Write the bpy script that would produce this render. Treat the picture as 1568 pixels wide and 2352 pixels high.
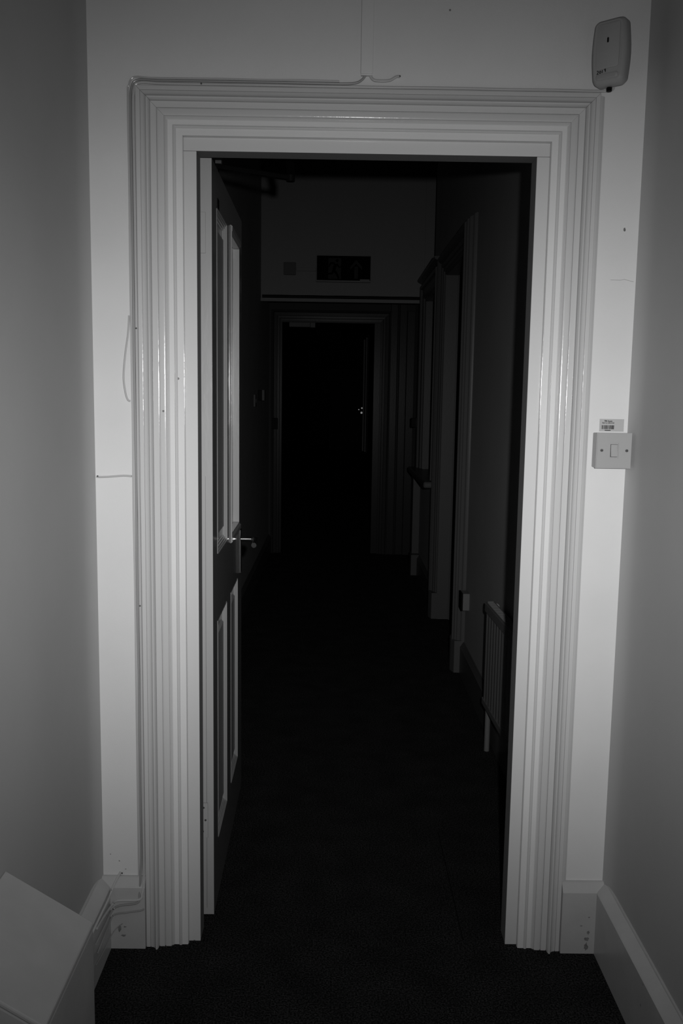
import bpy, bmesh, math, random
from mathutils import Vector, Matrix, Euler
random.seed(7)
C = bpy.context.scene.collection
for o in list(bpy.data.objects): bpy.data.objects.remove(o)

# ------------------------------------------------------------------ camera
cam_d = bpy.data.cameras.new('camera'); cam = bpy.data.objects.new('camera', cam_d); C.objects.link(cam)
cam_d.sensor_fit = 'HORIZONTAL'; cam_d.sensor_width = 24.0
cam_d.lens = 2066.84/1568*24.0
cam_d.clip_start = 0.02; cam_d.clip_end = 100
CX, CD, CH = -0.0243, 2.1764, 1.4196
yaw, pitch, roll = 0.0066, -0.1286, 0.0152
cy, sy = math.cos(yaw), math.sin(yaw)
fw = Vector((sy*math.cos(pitch), cy*math.cos(pitch), math.sin(pitch)))
rr = Vector((cy, -sy, 0)); uu = rr.cross(fw)
r2 = math.cos(roll)*rr + math.sin(roll)*uu
u2 = -math.sin(roll)*rr + math.cos(roll)*uu
M = Matrix((r2, u2, -fw)).transposed().to_4x4(); M.translation = Vector((CX, -CD, CH))
cam.matrix_world = M
bpy.context.scene.camera = cam

# ------------------------------------------------------------------ world (unlit building at night)
w = bpy.data.worlds.new('night'); bpy.context.scene.world = w; w.use_nodes = True
w.node_tree.nodes['Background'].inputs[0].default_value = (0, 0, 0, 1)
w.node_tree.nodes['Background'].inputs[1].default_value = 0.0

# ------------------------------------------------------------------ the photographer's flash
BEAM_X, BEAM_Y = 38.0, 21.2
fl_d = bpy.data.lights.new('camera_flash', 'SPOT'); fl = bpy.data.objects.new('camera_flash', fl_d); C.objects.link(fl)
fl_d.energy = 158; fl_d.color = (1, 1, 1)
fl_d.spot_size = math.radians(150); fl_d.spot_blend = 0.3; fl_d.shadow_soft_size = 0.013
LM = Matrix((r2, u2, -fw)).transposed().to_4x4()
fl.matrix_world = Matrix.Translation((0.052, -2.18, 1.482)) @ LM @ Matrix.Rotation(math.radians(-1.6), 4, 'X')
# beam profile of the flash head: bell-shaped, wider across than up and down
fl_d.use_nodes = True
_nt = fl_d.node_tree; _em = _nt.nodes['Emission']
_tc = _nt.nodes.new('ShaderNodeTexCoord'); _sp = _nt.nodes.new('ShaderNodeSeparateXYZ'); _nt.links.new(_tc.outputs['Normal'], _sp.inputs[0])
def _m(op, a, b=None):
    n = _nt.nodes.new('ShaderNodeMath'); n.operation = op
    for k, q in enumerate((a, b)):
        if q is None: continue
        if isinstance(q, (int, float)): n.inputs[k].default_value = q
        else: _nt.links.new(q, n.inputs[k])
    return n.outputs[0]
_z = _m('ABSOLUTE', _sp.outputs[2])
_ax = _m('DIVIDE', _m('ARCTAN2', _sp.outputs[0], _z), math.radians(BEAM_X))
_ay = _m('DIVIDE', _m('ARCTAN2', _sp.outputs[1], _z), math.radians(BEAM_Y))
_e = _m('EXPONENT', _m('MULTIPLY', _m('ADD', _m('MULTIPLY', _ax, _ax), _m('MULTIPLY', _ay, _ay)), -1.0))
_nt.links.new(_e, _em.inputs['Strength'])

# ------------------------------------------------------------------ exposure
vs = bpy.context.scene.view_settings
vs.view_transform = 'Standard'; vs.look = 'None'; vs.gamma = 1.0; vs.use_curve_mapping = False
vs.exposure = 0.0

# ------------------------------------------------------------------ materials
def mat(name, v, rough=0.5, spec=0.5, metal=0.0, bump=0.0, bscale=200.0, stretch=(1, 1, 1), var=0.0, vscale=6.0, specks=0.0, coat=0.0):
    m = bpy.data.materials.new(name); m.use_nodes = True
    nt = m.node_tree; b = nt.nodes['Principled BSDF']
    b.inputs['Base Color'].default_value = (v, v, v, 1)
    b.inputs['Roughness'].default_value = rough; b.inputs['Metallic'].default_value = metal
    b.inputs['Specular IOR Level'].default_value = spec
    b.inputs['Coat Weight'].default_value = coat; b.inputs['Coat Roughness'].default_value = 0.12
    tc = nt.nodes.new('ShaderNodeTexCoord')
    mp = nt.nodes.new('ShaderNodeMapping'); mp.inputs['Scale'].default_value = stretch
    nt.links.new(tc.outputs['Object'], mp.inputs[0])
    col = None
    if var > 0:
        n = nt.nodes.new('ShaderNodeTexNoise'); n.inputs['Scale'].default_value = vscale; n.inputs['Detail'].default_value = 6
        nt.links.new(mp.outputs[0], n.inputs[0])
        r = nt.nodes.new('ShaderNodeMapRange'); r.inputs[1].default_value = 0.3; r.inputs[2].default_value = 0.7
        r.inputs[3].default_value = v*(1-var); r.inputs[4].default_value = v*(1+var)
        nt.links.new(n.outputs[0], r.inputs[0]); col = r.outputs[0]
    if specks > 0:
        vo = nt.nodes.new('ShaderNodeTexVoronoi'); vo.inputs['Scale'].default_value = 16
        nt.links.new(tc.outputs['Object'], vo.inputs[0])
        lt = nt.nodes.new('ShaderNodeMath'); lt.operation = 'LESS_THAN'; lt.inputs[1].default_value = 0.045
        nt.links.new(vo.outputs['Distance'], lt.inputs[0])
        sp = nt.nodes.new('ShaderNodeSeparateColor'); nt.links.new(vo.outputs['Color'], sp.inputs[0])
        g = nt.nodes.new('ShaderNodeMath'); g.operation = 'GREATER_THAN'; g.inputs[1].default_value = 1-specks
        nt.links.new(sp.outputs[0], g.inputs[0])
        a = nt.nodes.new('ShaderNodeMath'); a.operation = 'MULTIPLY'
        nt.links.new(lt.outputs[0], a.inputs[0]); nt.links.new(g.outputs[0], a.inputs[1])
        mx = nt.nodes.new('ShaderNodeMix'); mx.data_type = 'FLOAT'
        nt.links.new(a.outputs[0], mx.inputs[0])
        if col: nt.links.new(col, mx.inputs[2])
        else: mx.inputs[2].default_value = v
        mx.inputs[3].default_value = v*0.35
        col = mx.outputs[0]
    if col: nt.links.new(col, b.inputs['Base Color'])
    if bump > 0:
        n2 = nt.nodes.new('ShaderNodeTexNoise'); n2.inputs['Scale'].default_value = bscale; n2.inputs['Detail'].default_value = 3
        nt.links.new(mp.outputs[0], n2.inputs[0])
        bp = nt.nodes.new('ShaderNodeBump'); bp.inputs['Strength'].default_value = bump; bp.inputs['Distance'].default_value = 0.002
        nt.links.new(n2.outputs[0], bp.inputs['Height']); nt.links.new(bp.outputs[0], b.inputs['Normal'])
    return m

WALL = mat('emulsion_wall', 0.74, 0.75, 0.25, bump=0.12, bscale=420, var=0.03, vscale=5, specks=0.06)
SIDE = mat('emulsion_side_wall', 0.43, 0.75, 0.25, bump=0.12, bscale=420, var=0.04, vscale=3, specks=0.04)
GLOSS = mat('gloss_trim', 0.61, 0.16, 0.5, bump=0.16, bscale=95, stretch=(1, 1, 0.35), specks=0.05)
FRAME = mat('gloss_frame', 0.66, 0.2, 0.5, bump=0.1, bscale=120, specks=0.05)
REVEAL = mat('shaded_lining', 0.2, 0.65, 0.1, bump=0.1, bscale=120)  # frame paint darkened: the shade on the reveal is put into the colour
LEAF = mat('gloss_door_shaded', 0.19, 0.17, 0.5, bump=0.22, bscale=60, stretch=(1, 1, 0.3))  # door paint with the grazing shade of the face put into its colour
LEAFP = mat('gloss_door_lit', 0.45, 0.27, 0.35, bump=0.22, bscale=60, stretch=(1, 1, 0.3))  # same door paint, lightened for surfaces turned to the flash
LEAFM = mat('gloss_moulding_lit', 0.38, 0.2, 0.5, bump=0.22, bscale=60, stretch=(1, 1, 0.3))  # same door paint, with light on the moulding slopes put in
SKIRT = mat('gloss_skirting', 0.5, 0.3, 0.4, bump=0.15, bscale=120, var=0.05, vscale=14, specks=0.5)
PLASTIC = mat('aged_white_plastic', 0.38, 0.42, 0.4, bump=0.05, bscale=600)
DETP = mat('detector_plastic', 0.36, 0.5, 0.4)
BLACK = mat('black_ink', 0.008, 0.6, 0.2)
DARKMETAL = mat('dark_metal', 0.005, 0.5, 0.06)
SCREW = mat('dull_screw', 0.14, 0.4, 0.5, metal=0.6)
CHROME = mat('chrome', 0.75, 0.16, 0.5, metal=1.0)
LABEL = mat('label_paper', 0.47, 0.35, 0.4)
CABLE = mat('painted_cable', 0.52, 0.22, 0.5)
CABLE2 = mat('grey_cable', 0.33, 0.3, 0.5)
BOXTOP = mat('painted_casing', 0.40, 0.5, 0.35, bump=0.1, bscale=150, var=0.08, vscale=9, specks=0.15)
CWALL = mat('corridor_wall_dimmed', 0.33, 0.8, 0.2, bump=0.1, bscale=300, var=0.04, vscale=4)  # corridor dimness put into the colour, on trim and end walls too
CTRIM = mat('corridor_trim_dimmed', 0.085, 0.34, 0.1, bump=0.12, bscale=90, stretch=(1, 1, 0.3))
ETRIM = mat('end_trim_dimmed', 0.03, 0.3, 0.08, bump=0.12, bscale=90, stretch=(1, 1, 0.3))  # trim darkened further for the dim end of the corridor
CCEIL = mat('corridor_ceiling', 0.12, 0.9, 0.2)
ENDWALL = mat('end_wall_dimmed', 0.045, 0.8, 0.15)  # darkened copy of the bulkhead colour, for the dimmer wall behind
ENDW = mat('bulkhead_dimmed', 0.2, 0.8, 0.2, bump=0.08, bscale=300)
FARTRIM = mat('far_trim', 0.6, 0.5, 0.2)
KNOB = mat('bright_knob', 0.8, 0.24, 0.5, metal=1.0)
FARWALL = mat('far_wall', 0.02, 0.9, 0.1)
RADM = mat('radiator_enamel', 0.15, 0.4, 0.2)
DARKWOOD = mat('dark_door', 0.02, 0.6, 0.2)
SIGNB = mat('sign_black', 0.0015, 0.8, 0.02)
SIGNG = mat('sign_symbol', 0.032, 0.7, 0.05)
GLASS = mat('dark_glass', 0.01, 0.08, 0.5)
SMUDGE = mat('dirt_smudge', 0.22, 0.9, 0.1, var=0.4, vscale=60)

def carpet(name, v):
    m = bpy.data.materials.new(name); m.use_nodes = True
    nt = m.node_tree; b = nt.nodes['Principled BSDF']; b.inputs['Roughness'].default_value = 1.0
    b.inputs['Specular IOR Level'].default_value = 0.05
    tc = nt.nodes.new('ShaderNodeTexCoord')
    n = nt.nodes.new('ShaderNodeTexNoise'); n.inputs['Scale'].default_value = 230; n.inputs['Detail'].default_value = 4; n.inputs['Roughness'].default_value = 0.75
    nt.links.new(tc.outputs['Object'], n.inputs[0])
    n3 = nt.nodes.new('ShaderNodeTexNoise'); n3.inputs['Scale'].default_value = 9; n3.inputs['Detail'].default_value = 5
    nt.links.new(tc.outputs['Object'], n3.inputs[0])
    r = nt.nodes.new('ShaderNodeMapRange'); r.inputs[1].default_value = 0.42; r.inputs[2].default_value = 0.72
    r.inputs[3].default_value = v*0.05; r.inputs[4].default_value = v*3.4
    nt.links.new(n.outputs[0], r.inputs[0])
    r3 = nt.nodes.new('ShaderNodeMapRange'); r3.inputs[1].default_value = 0.3; r3.inputs[2].default_value = 0.7; r3.inputs[3].default_value = 0.8; r3.inputs[4].default_value = 1.2
    nt.links.new(n3.outputs[0], r3.inputs[0])
    mu = nt.nodes.new('ShaderNodeMath'); mu.operation = 'MULTIPLY'
    nt.links.new(r.outputs[0], mu.inputs[0]); nt.links.new(r3.outputs[0], mu.inputs[1])
    nt.links.new(mu.outputs[0], b.inputs['Base Color'])
    bp = nt.nodes.new('ShaderNodeBump'); bp.inputs['Strength'].default_value = 0.9; bp.inputs['Distance'].default_value = 0.004
    nt.links.new(n.outputs[0], bp.inputs['Height']); nt.links.new(bp.outputs[0], b.inputs['Normal'])
    return m
CARPET = carpet('dark_carpet', 0.026)
CARPETSEAM = mat('carpet_seam_shade', 0.010, 1.0, 0.0)
CARPET2 = carpet('dark_corridor_carpet', 0.027)

# ------------------------------------------------------------------ helpers
ORG = {}
def empty(name, loc=(0, 0, 0), rot=(0, 0, 0), parent=None):
    o = bpy.data.objects.new(name, None); C.objects.link(o)
    o.empty_display_size = 0.05
    o.location = loc; o.rotation_euler = rot
    ORG[o] = Vector((0, 0, 0)) if any(rot) else Vector(loc)
    if parent: o.parent = parent
    return o
def thing(name, label, cat, loc=(0, 0, 0), rot=(0, 0, 0), group=None):
    o = empty(name, loc, rot); o['label'] = label; o['category'] = cat
    if group: o['group'] = group
    return o
def tag(o, label, cat, group=None):
    o['label'] = label; o['category'] = cat
    if group: o['group'] = group
    return o
def struct_empty(name, loc=(0, 0, 0)):
    o = empty(name, loc); o['kind'] = 'structure'; return o
def link(name, bm, m, parent=None, smooth=False, bevel=0.0, seg=2):
    """build a mesh object; coordinates are world coordinates, or the parent's own when the parent is rotated"""
    bmesh.ops.recalc_face_normals(bm, faces=bm.faces[:])
    if bevel > 0:
        es = [e for e in bm.edges if len(e.link_faces) == 2 and e.calc_face_angle(0) > 0.5]
        bmesh.ops.bevel(bm, geom=es, offset=bevel, segments=seg, affect='EDGES', profile=0.5, clamp_overlap=True)
    org = ORG.get(parent, None)
    if parent is None:
        # origin at the base centre of the mesh
        xs = [v.co for v in bm.verts]
        org = Vector(((min(c.x for c in xs)+max(c.x for c in xs))/2, (min(c.y for c in xs)+max(c.y for c in xs))/2, min(c.z for c in xs)))
    bmesh.ops.translate(bm, verts=bm.verts[:], vec=-org)
    me = bpy.data.meshes.new(name); bm.to_mesh(me); bm.free()
    me.materials.append(m)
    if smooth:
        for p in me.polygons: p.use_smooth = True
        me.set_sharp_from_angle(angle=math.radians(38))
    o = bpy.data.objects.new(name, me); C.objects.link(o)
    if parent is None: o.location = org; ORG[o] = org.copy()
    else: o.parent = parent; ORG[o] = org.copy()
    return o
def S(o): o['kind'] = 'structure'; return o
def addbox(bm, x0, x1, y0, y1, z0, z1):
    vs_ = [bm.verts.new((x, y, z)) for x in (x0, x1) for y in (y0, y1) for z in (z0, z1)]
    for f in ((0, 1, 3, 2), (4, 6, 7, 5), (0, 4, 5, 1), (2, 3, 7, 6), (0, 2, 6, 4), (1, 5, 7, 3)):
        bm.faces.new([vs_[i] for i in f])
def box(name, x0, x1, y0, y1, z0, z1, m, parent=None, bevel=0.0, smooth=False):
    bm = bmesh.new(); addbox(bm, x0, x1, y0, y1, z0, z1)
    return link(name, bm, m, parent, smooth=smooth, bevel=bevel)
def boxes(name, lst, m, parent=None, bevel=0.0):
    bm = bmesh.new()
    for b in lst: addbox(bm, *b)
    return link(name, bm, m, parent, bevel=bevel)
def prism(name, pts, axis, a0, a1, m, parent=None, bevel=0.0, smooth=False):
    """pts = 2D polygon; axis 0: (y,z) extruded in x, 1: (x,z) in y, 2: (x,y) in z"""
    bm = bmesh.new()
    def v3(p, a):
        return ((a, p[0], p[1]), (p[0], a, p[1]), (p[0], p[1], a))[axis]
    A = [bm.verts.new(v3(p, a0)) for p in pts]; B = [bm.verts.new(v3(p, a1)) for p in pts]
    n = len(pts)
    bm.faces.new(A); bm.faces.new(B[::-1])
    for i in range(n): bm.faces.new((A[i], B[i], B[(i+1) % n], A[(i+1) % n]))
    return link(name, bm, m, parent, bevel=bevel, smooth=smooth)
def catmull(pts, k=6):
    P = [Vector(p) for p in pts]; out = []
    for i in range(len(P)-1):
        p0 = P[max(i-1, 0)]; p1 = P[i]; p2 = P[i+1]; p3 = P[min(i+2, len(P)-1)]
        for j in range(k):
            t = j/k
            out.append(0.5*((2*p1)+(-p0+p2)*t+(2*p0-5*p1+4*p2-p3)*t*t+(-p0+3*p1-3*p2+p3)*t**3))
    out.append(P[-1]); return out
def addtube(bm, pts, r, n=8, caps=True):
    rings = []
    for i, p in enumerate(pts):
        p = Vector(p)
        d = (Vector(pts[min(i+1, len(pts)-1)])-Vector(pts[max(i-1, 0)])).normalized()
        a = Vector((0, 1, 0)) if abs(d.y) < 0.8 else Vector((1, 0, 0))
        s = d.cross(a).normalized(); t = s.cross(d).normalized()
        rad = r[i] if isinstance(r, (list, tuple)) else r
        rings.append([bm.verts.new(p+(s*math.cos(q)+t*math.sin(q))*rad) for q in [2*math.pi*j/n for j in range(n)]])
    for i in range(len(rings)-1):
        for j in range(n): bm.faces.new((rings[i][j], rings[i][(j+1) % n], rings[i+1][(j+1) % n], rings[i+1][j]))
    if caps: bm.faces.new(rings[0][::-1]); bm.faces.new(rings[-1])
def tube(name, pts, r, m, parent=None, curve=True, n=8):
    bm = bmesh.new(); addtube(bm, catmull(pts) if curve and len(pts) > 2 else pts, r, n)
    return link(name, bm, m, parent, smooth=True)
def cyl(name, c, axis, r, h, m, parent=None, n=20, bevel=0.0):
    c = Vector(c); d = Vector(axis).normalized()
    bm = bmesh.new(); addtube(bm, [c, c+d*h], r, n)
    return link(name, bm, m, parent, smooth=True, bevel=bevel)
def sphere(name, c, r, m, parent=None, sc=(1, 1, 1)):
    bm = bmesh.new(); bmesh.ops.create_uvsphere(bm, u_segments=20, v_segments=12, radius=r)
    bmesh.ops.scale(bm, verts=bm.verts[:], vec=sc); bmesh.ops.translate(bm, verts=bm.verts[:], vec=c)
    return link(name, bm, m, parent, smooth=True)
def text(name, body, size, mx, m, parent, bold=0.0):
    """flat printed lettering; mx maps text space (x right, y up) into the parent's space"""
    cu = bpy.data.curves.new(name, 'FONT'); cu.body = body; cu.size = size; cu.align_x = 'CENTER'; cu.align_y = 'CENTER'
    cu.offset = bold; cu.extrude = 0.00012
    tmp = bpy.data.objects.new(name, cu); C.objects.link(tmp)
    dg = bpy.context.evaluated_depsgraph_get()
    me = bpy.data.meshes.new_from_object(tmp.evaluated_get(dg)); bpy.data.objects.remove(tmp); bpy.data.curves.remove(cu)
    me.transform(mx); me.transform(Matrix.Translation(-ORG[parent])); me.materials.clear(); me.materials.append(m)
    o = bpy.data.objects.new(name, me); C.objects.link(o); o.parent = parent; ORG[o] = ORG[parent].copy()
    return o

# architrave running round an opening: member meshes with mitred corners
def arch(origin, adir, ndir, a0, a1, H, prof, m, parent, prefix='architrave', z0=0.0, which='LRH'):
    """origin on the wall face; adir along the wall; ndir out of the wall; prof = [(u outward, v proud)]"""
    origin = Vector(origin); ad = Vector(adir); nd = Vector(ndir); up = Vector((0, 0, 1))
    pr = list(prof)
    pr = [(pr[0][0], -0.001)] + pr + [(pr[-1][0], -0.001)] if False else pr
    back = [(pr[-1][0], 0.0), (pr[0][0], min(0.0, pr[0][1]-0.004))]
    ring = pr + [b for b in back if b != pr[-1]]
    n = len(ring)
    outs = []
    def member(name, endA, endB):
        bm = bmesh.new()
        A = [bm.verts.new(endA(u, v)) for u, v in ring]; B = [bm.verts.new(endB(u, v)) for u, v in ring]
        bm.faces.new(A); bm.faces.new(B[::-1])
        for i in range(n): bm.faces.new((A[i], B[i], B[(i+1) % n], A[(i+1) % n]))
        o = link(name, bm, m, parent, smooth=True); o.data.set_sharp_from_angle(angle=math.radians(24)); outs.append(o)
    g = 0.0004
    if 'L' in which:
        member(prefix+'_leg', lambda u, v: origin+ad*(a0-u)+nd*v+up*z0, lambda u, v: origin+ad*(a0-u)+nd*v+up*(H+u-g))
    if 'R' in which:
        member(prefix+'_leg', lambda u, v: origin+ad*(a1+u)+nd*v+up*z0, lambda u, v: origin+ad*(a1+u)+nd*v+up*(H+u-g))
    if 'H' in which:
        member(prefix+'_head', lambda u, v: origin+ad*(a0-u)+nd*v+up*(H+u+g), lambda u, v: origin+ad*(a1+u)+nd*v+up*(H+u+g))
    return outs

# ------------------------------------------------------------------ dimensions (metres)
XL, XR = -0.607, 0.677          # near lobby side walls
JL, JR, HT = -0.361, 0.435, 1.981   # door opening
WT = 0.12                        # door wall thickness
CL, CR = -0.63, 0.65            # corridor side walls
YE = 5.88                        # end wall of the corridor
CEIL = 3.2

# ------------------------------------------------------------------ the setting: near lobby
S(box('floor', XL-0.1, XR+0.1, -4.0, 0.0, -0.1, 0.0, CARPET))
S(box('floor_corridor', CL-0.4, CR+0.4, 0.0, 24.0, -0.1, 0.0, CARPET2))
S(box('ceiling', XL-0.1, XR+0.1, -4.0, 0.0, CEIL, CEIL+0.1, WALL))
def side_wall(name, x, sgn):
    # plaster runs round into the front wall in a soft internal corner
    ry, rx = 0.085, 0.012
    pts = [(x+sgn*0.1, -4.0), (x+sgn*rx, -4.0)] + [(x+sgn*rx*(1-t**2.4), -ry+ry*t) for t in [k/14 for k in range(15)]] + [(x+sgn*0.1, 0.0)]
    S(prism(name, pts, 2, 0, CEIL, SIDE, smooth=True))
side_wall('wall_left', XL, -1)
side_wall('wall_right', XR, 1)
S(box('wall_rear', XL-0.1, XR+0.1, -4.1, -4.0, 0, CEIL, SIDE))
LN = 0.03                        # thickness of the door lining
S(boxes('wall_front', [(XL-0.1, JL-LN, 0, WT, 0, CEIL), (JR+LN, XR+0.1, 0, WT, 0, CEIL), (JL-LN, JR+LN, 0, WT, HT+LN, CEIL)], WALL))

# door lining with its stop and rebate
d1 = struct_empty('door_1')
RB = 0.013
SD = 0.076                       # depth of the stop
def lining(name, pts, rng, m=REVEAL):
    prism(name, pts, 2, rng[0], rng[1], m, d1, bevel=0.0008)
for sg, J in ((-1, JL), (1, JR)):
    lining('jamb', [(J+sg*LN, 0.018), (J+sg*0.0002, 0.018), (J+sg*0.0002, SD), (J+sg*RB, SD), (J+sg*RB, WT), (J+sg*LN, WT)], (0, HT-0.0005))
    box('jamb_face', min(J, J+sg*LN), max(J, J+sg*LN), 0.0155, 0.0179, 0, HT-0.0006, FRAME, d1, bevel=0.0009)  # thin plate keeps the lit front apart from the shade-coloured lining
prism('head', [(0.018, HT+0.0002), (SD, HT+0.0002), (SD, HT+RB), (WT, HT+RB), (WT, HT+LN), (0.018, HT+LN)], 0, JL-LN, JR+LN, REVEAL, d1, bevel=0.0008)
box('head_face', JL-LN, JR+LN, 0.0155, 0.0179, HT, HT+LN, FRAME, d1, bevel=0.0009)

# moulded architrave round the opening
PROF = [(0.0288, -0.006), (0.0296, -0.0027), (0.0304, -0.00254), (0.03042, -0.0027), (0.0425, -0.0027), (0.0432, -0.006), (0.0440, -0.006), (0.0446, -0.0005), (0.0456, 0.0018), (0.0470, 0.0032), (0.0487, 0.0038), (0.0505, 0.0034), (0.0520, 0.0022), (0.0532, -0.0004),
        (0.0540, -0.001), (0.0610, -0.0008), (0.0645, 0.0002), (0.0672, 0.0022), (0.0690, 0.0052), (0.0698, 0.0030), (0.0706, 0.0030), (0.0712, 0.0066), (0.0722, 0.0074), (0.0738, 0.0080), (0.0765, 0.0084), (0.0815, 0.0084), (0.0850, 0.0080), (0.0862, 0.0072), (0.0866, 0.0045), (0.0876, 0.0045), (0.0882, 0.0091), (0.0890, 0.00926), (0.08902, 0.0091),
        (0.101, 0.0094), (0.1016, 0.0062), (0.1026, 0.0062), (0.1034, 0.0165), (0.1044, 0.0210), (0.1060, 0.0238), (0.1078, 0.0245), (0.1092, 0.0236), (0.1102, 0.0212),
        (0.1118, 0.0180), (0.1145, 0.0152), (0.118, 0.0134), (0.1232, 0.0122), (0.1236, 0.0092), (0.1244, 0.0092), (0.1250, 0.0124), (0.1257, 0.01254), (0.12572, 0.0124), (0.1340, 0.0124), (0.1356, 0.0110), (0.1360, 0.009)]
t1 = struct_empty('trim_1')
arch((0, 0, 0), (1, 0, 0), (0, -1, 0), JL, JR, HT, PROF, GLOSS, t1)
# bead of filler along the right-hand edge of the architrave
prism('filler_bead', [(JR+0.1362, -0.001), (JR+0.1362, -0.008), (JR+0.141, -0.0065), (JR+0.147, -0.001)], 2, 0.19, HT+0.13, GLOSS, t1, smooth=True)

# skirting boards
def skirt_prof(h=0.19, t=0.021): return [(0, 0), (t, 0), (t, h-0.024), (t-0.003, h-0.021), (0.006, h-0.003), (0.005, h), (0, h)]
def sk_x(name, x0, x1, yface, sgn, m, parent=None, h=0.19):
    return S(prism(name, [(yface+sgn*p[0], p[1]) for p in skirt_prof(h)], 0, x0, x1, m, parent, smooth=False))
def sk_y(name, y0, y1, xface, sgn, m, parent=None, h=0.19, t=0.021):
    return S(prism(name, [(xface+sgn*p[0], p[1]) for p in skirt_prof(h, t)], 1, y0, y1, m, parent, smooth=False))
sk_x('baseboard_front_left', XL-0.008, JL-0.1365, 0, -1, SKIRT)
sk_x('baseboard_front_right', JR+0.1365, XR+0.008, 0, -1, SKIRT)
sk_y('baseboard_left', -4.0, 0.0, XL-0.012, 1, SKIRT, t=0.034)
sk_y('baseboard_right', -4.0, 0.0, XR+0.012, -1, SKIRT, t=0.031)
# dirt smudges on the skirting ends, as thin irregular patches of grime
def smudge(name, cx, y, cz, w, h, seed, parent):
    rnd = random.Random(seed); bm = bmesh.new(); N = 14
    vs_ = []
    for i in range(N):
        a = 2*math.pi*i/N; k = 0.55+0.45*rnd.random()
        vs_.append((cx+math.cos(a)*w*k, cz+math.sin(a)*h*k))
    A = [bm.verts.new((p[0], y, p[1])) for p in vs_]; B = [bm.verts.new((p[0], y+0.0004, p[1])) for p in vs_]
    bm.faces.new(A); bm.faces.new(B[::-1])
    for i in range(N): bm.faces.new((A[i], B[i], B[(i+1) % N], A[(i+1) % N]))
    return link(name, bm, SMUDGE, parent)
bl = bpy.data.objects['baseboard_front_left']; br = bpy.data.objects['baseboard_front_right']
for i, (x, z, w_, h_) in enumerate([(-0.563, 0.056, 0.005, 0.012), (-0.553, 0.036, 0.008, 0.0035), (-0.549, 0.060, 0.004, 0.003)]):
    smudge('dirt_mark', x, -0.0214, z, w_, h_, i, bl)
for i, (x, z, w_, h_) in enumerate([(0.641, 0.058, 0.004, 0.006), (0.638, 0.040, 0.008, 0.007), (0.637, 0.020, 0.006, 0.013), (0.641, 0.100, 0.003, 0.003), (0.622, 0.077, 0.004, 0.002)]):
    smudge('dirt_mark', x, -0.0214, z, w_, h_, 20+i, br)

wf = bpy.data.objects['wall_front']
def wall_crack(pts, wd):
    for a, b in zip(pts, pts[1:]):
        a = Vector(a); b = Vector(b); d = (b-a).normalized(); n_ = Vector((-d.y, d.x))*wd
        bm = bmesh.new()
        q = [a+n_, a-n_, b-n_, b+n_]
        A = [bm.verts.new((p.x, -0.0004, p.y)) for p in q]; B = [bm.verts.new((p.x, 0.0, p.y)) for p in q]
        bm.faces.new(A); bm.faces.new(B[::-1])
        for i in range(4): bm.faces.new((A[i], B[i], B[(i+1) % 4], A[(i+1) % 4]))
        link('hairline_crack', bm, CRACK, wf)
CRACK = mat('crack_shade', 0.42, 0.9, 0.1)
wall_crack([(0.617, 1.7005), (0.640, 1.7000), (0.650, 1.7020), (0.672, 1.6965)], 0.0005)
smudge('wall_scuff', 0.644, -0.0004, 1.816, 0.0035, 0.0050, 41, wf)
smudge('wall_scuff', -0.5655, -0.0004, 0.228, 0.0025, 0.0016, 42, wf)
smudge('wall_scuff', -0.5880, -0.0004, 0.246, 0.0022, 0.0015, 43, wf)
smudge('wall_scuff', -0.5500, -0.0004, 0.206, 0.0030, 0.0012, 44, wf)
fc = bpy.data.objects['floor_corridor']
box('carpet_seam', 0.3265, 0.3290, 0.03, 0.62, 0.0, 0.0006, CARPETSEAM, fc)

# ------------------------------------------------------------------ the setting: corridor beyond
# right wall with a doorway and a window in it
D2a, D2b, D2H = 2.50, 3.49, 2.165
Wa, Wb, Wz0, Wz1 = 3.86, 4.72, 0.86, 2.13
T = 0.13
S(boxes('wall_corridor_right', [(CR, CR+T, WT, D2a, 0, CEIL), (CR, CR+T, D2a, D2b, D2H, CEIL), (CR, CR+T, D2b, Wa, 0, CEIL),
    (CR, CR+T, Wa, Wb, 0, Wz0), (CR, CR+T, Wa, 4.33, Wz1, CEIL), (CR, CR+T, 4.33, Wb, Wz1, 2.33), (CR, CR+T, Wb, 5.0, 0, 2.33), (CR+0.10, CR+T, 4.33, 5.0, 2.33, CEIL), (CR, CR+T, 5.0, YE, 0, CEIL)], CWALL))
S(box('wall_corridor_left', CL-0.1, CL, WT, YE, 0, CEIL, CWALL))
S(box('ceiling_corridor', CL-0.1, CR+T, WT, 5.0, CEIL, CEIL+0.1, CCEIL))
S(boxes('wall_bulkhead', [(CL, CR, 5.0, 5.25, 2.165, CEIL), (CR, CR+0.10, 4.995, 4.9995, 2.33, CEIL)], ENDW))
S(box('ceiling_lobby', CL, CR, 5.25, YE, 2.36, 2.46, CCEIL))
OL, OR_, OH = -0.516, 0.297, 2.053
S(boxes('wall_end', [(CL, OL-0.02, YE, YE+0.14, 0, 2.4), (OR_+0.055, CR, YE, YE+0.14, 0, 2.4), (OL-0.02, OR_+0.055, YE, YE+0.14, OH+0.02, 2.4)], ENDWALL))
d3 = struct_empty('door_3')
box('jamb', OL-0.02, OL, YE-0.004, YE+0.14, 0, OH, ETRIM, d3)
box('jamb', OR_, OR_+0.054, YE+0.02, YE+0.14, 0, OH, ETRIM, d3)
box('head', OL-0.02, OR_+0.054, YE-0.004, YE+0.14, OH, OH+0.02, ETRIM, d3)
P4 = [(0.0, 0.010), (0.018, 0.012), (0.022, 0.020), (0.040, 0.022), (0.044, 0.014), (0.070, 0.018), (0.076, 0.032), (0.090, 0.030), (0.094, 0.012)]
t4 = struct_empty('trim_4')
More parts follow.
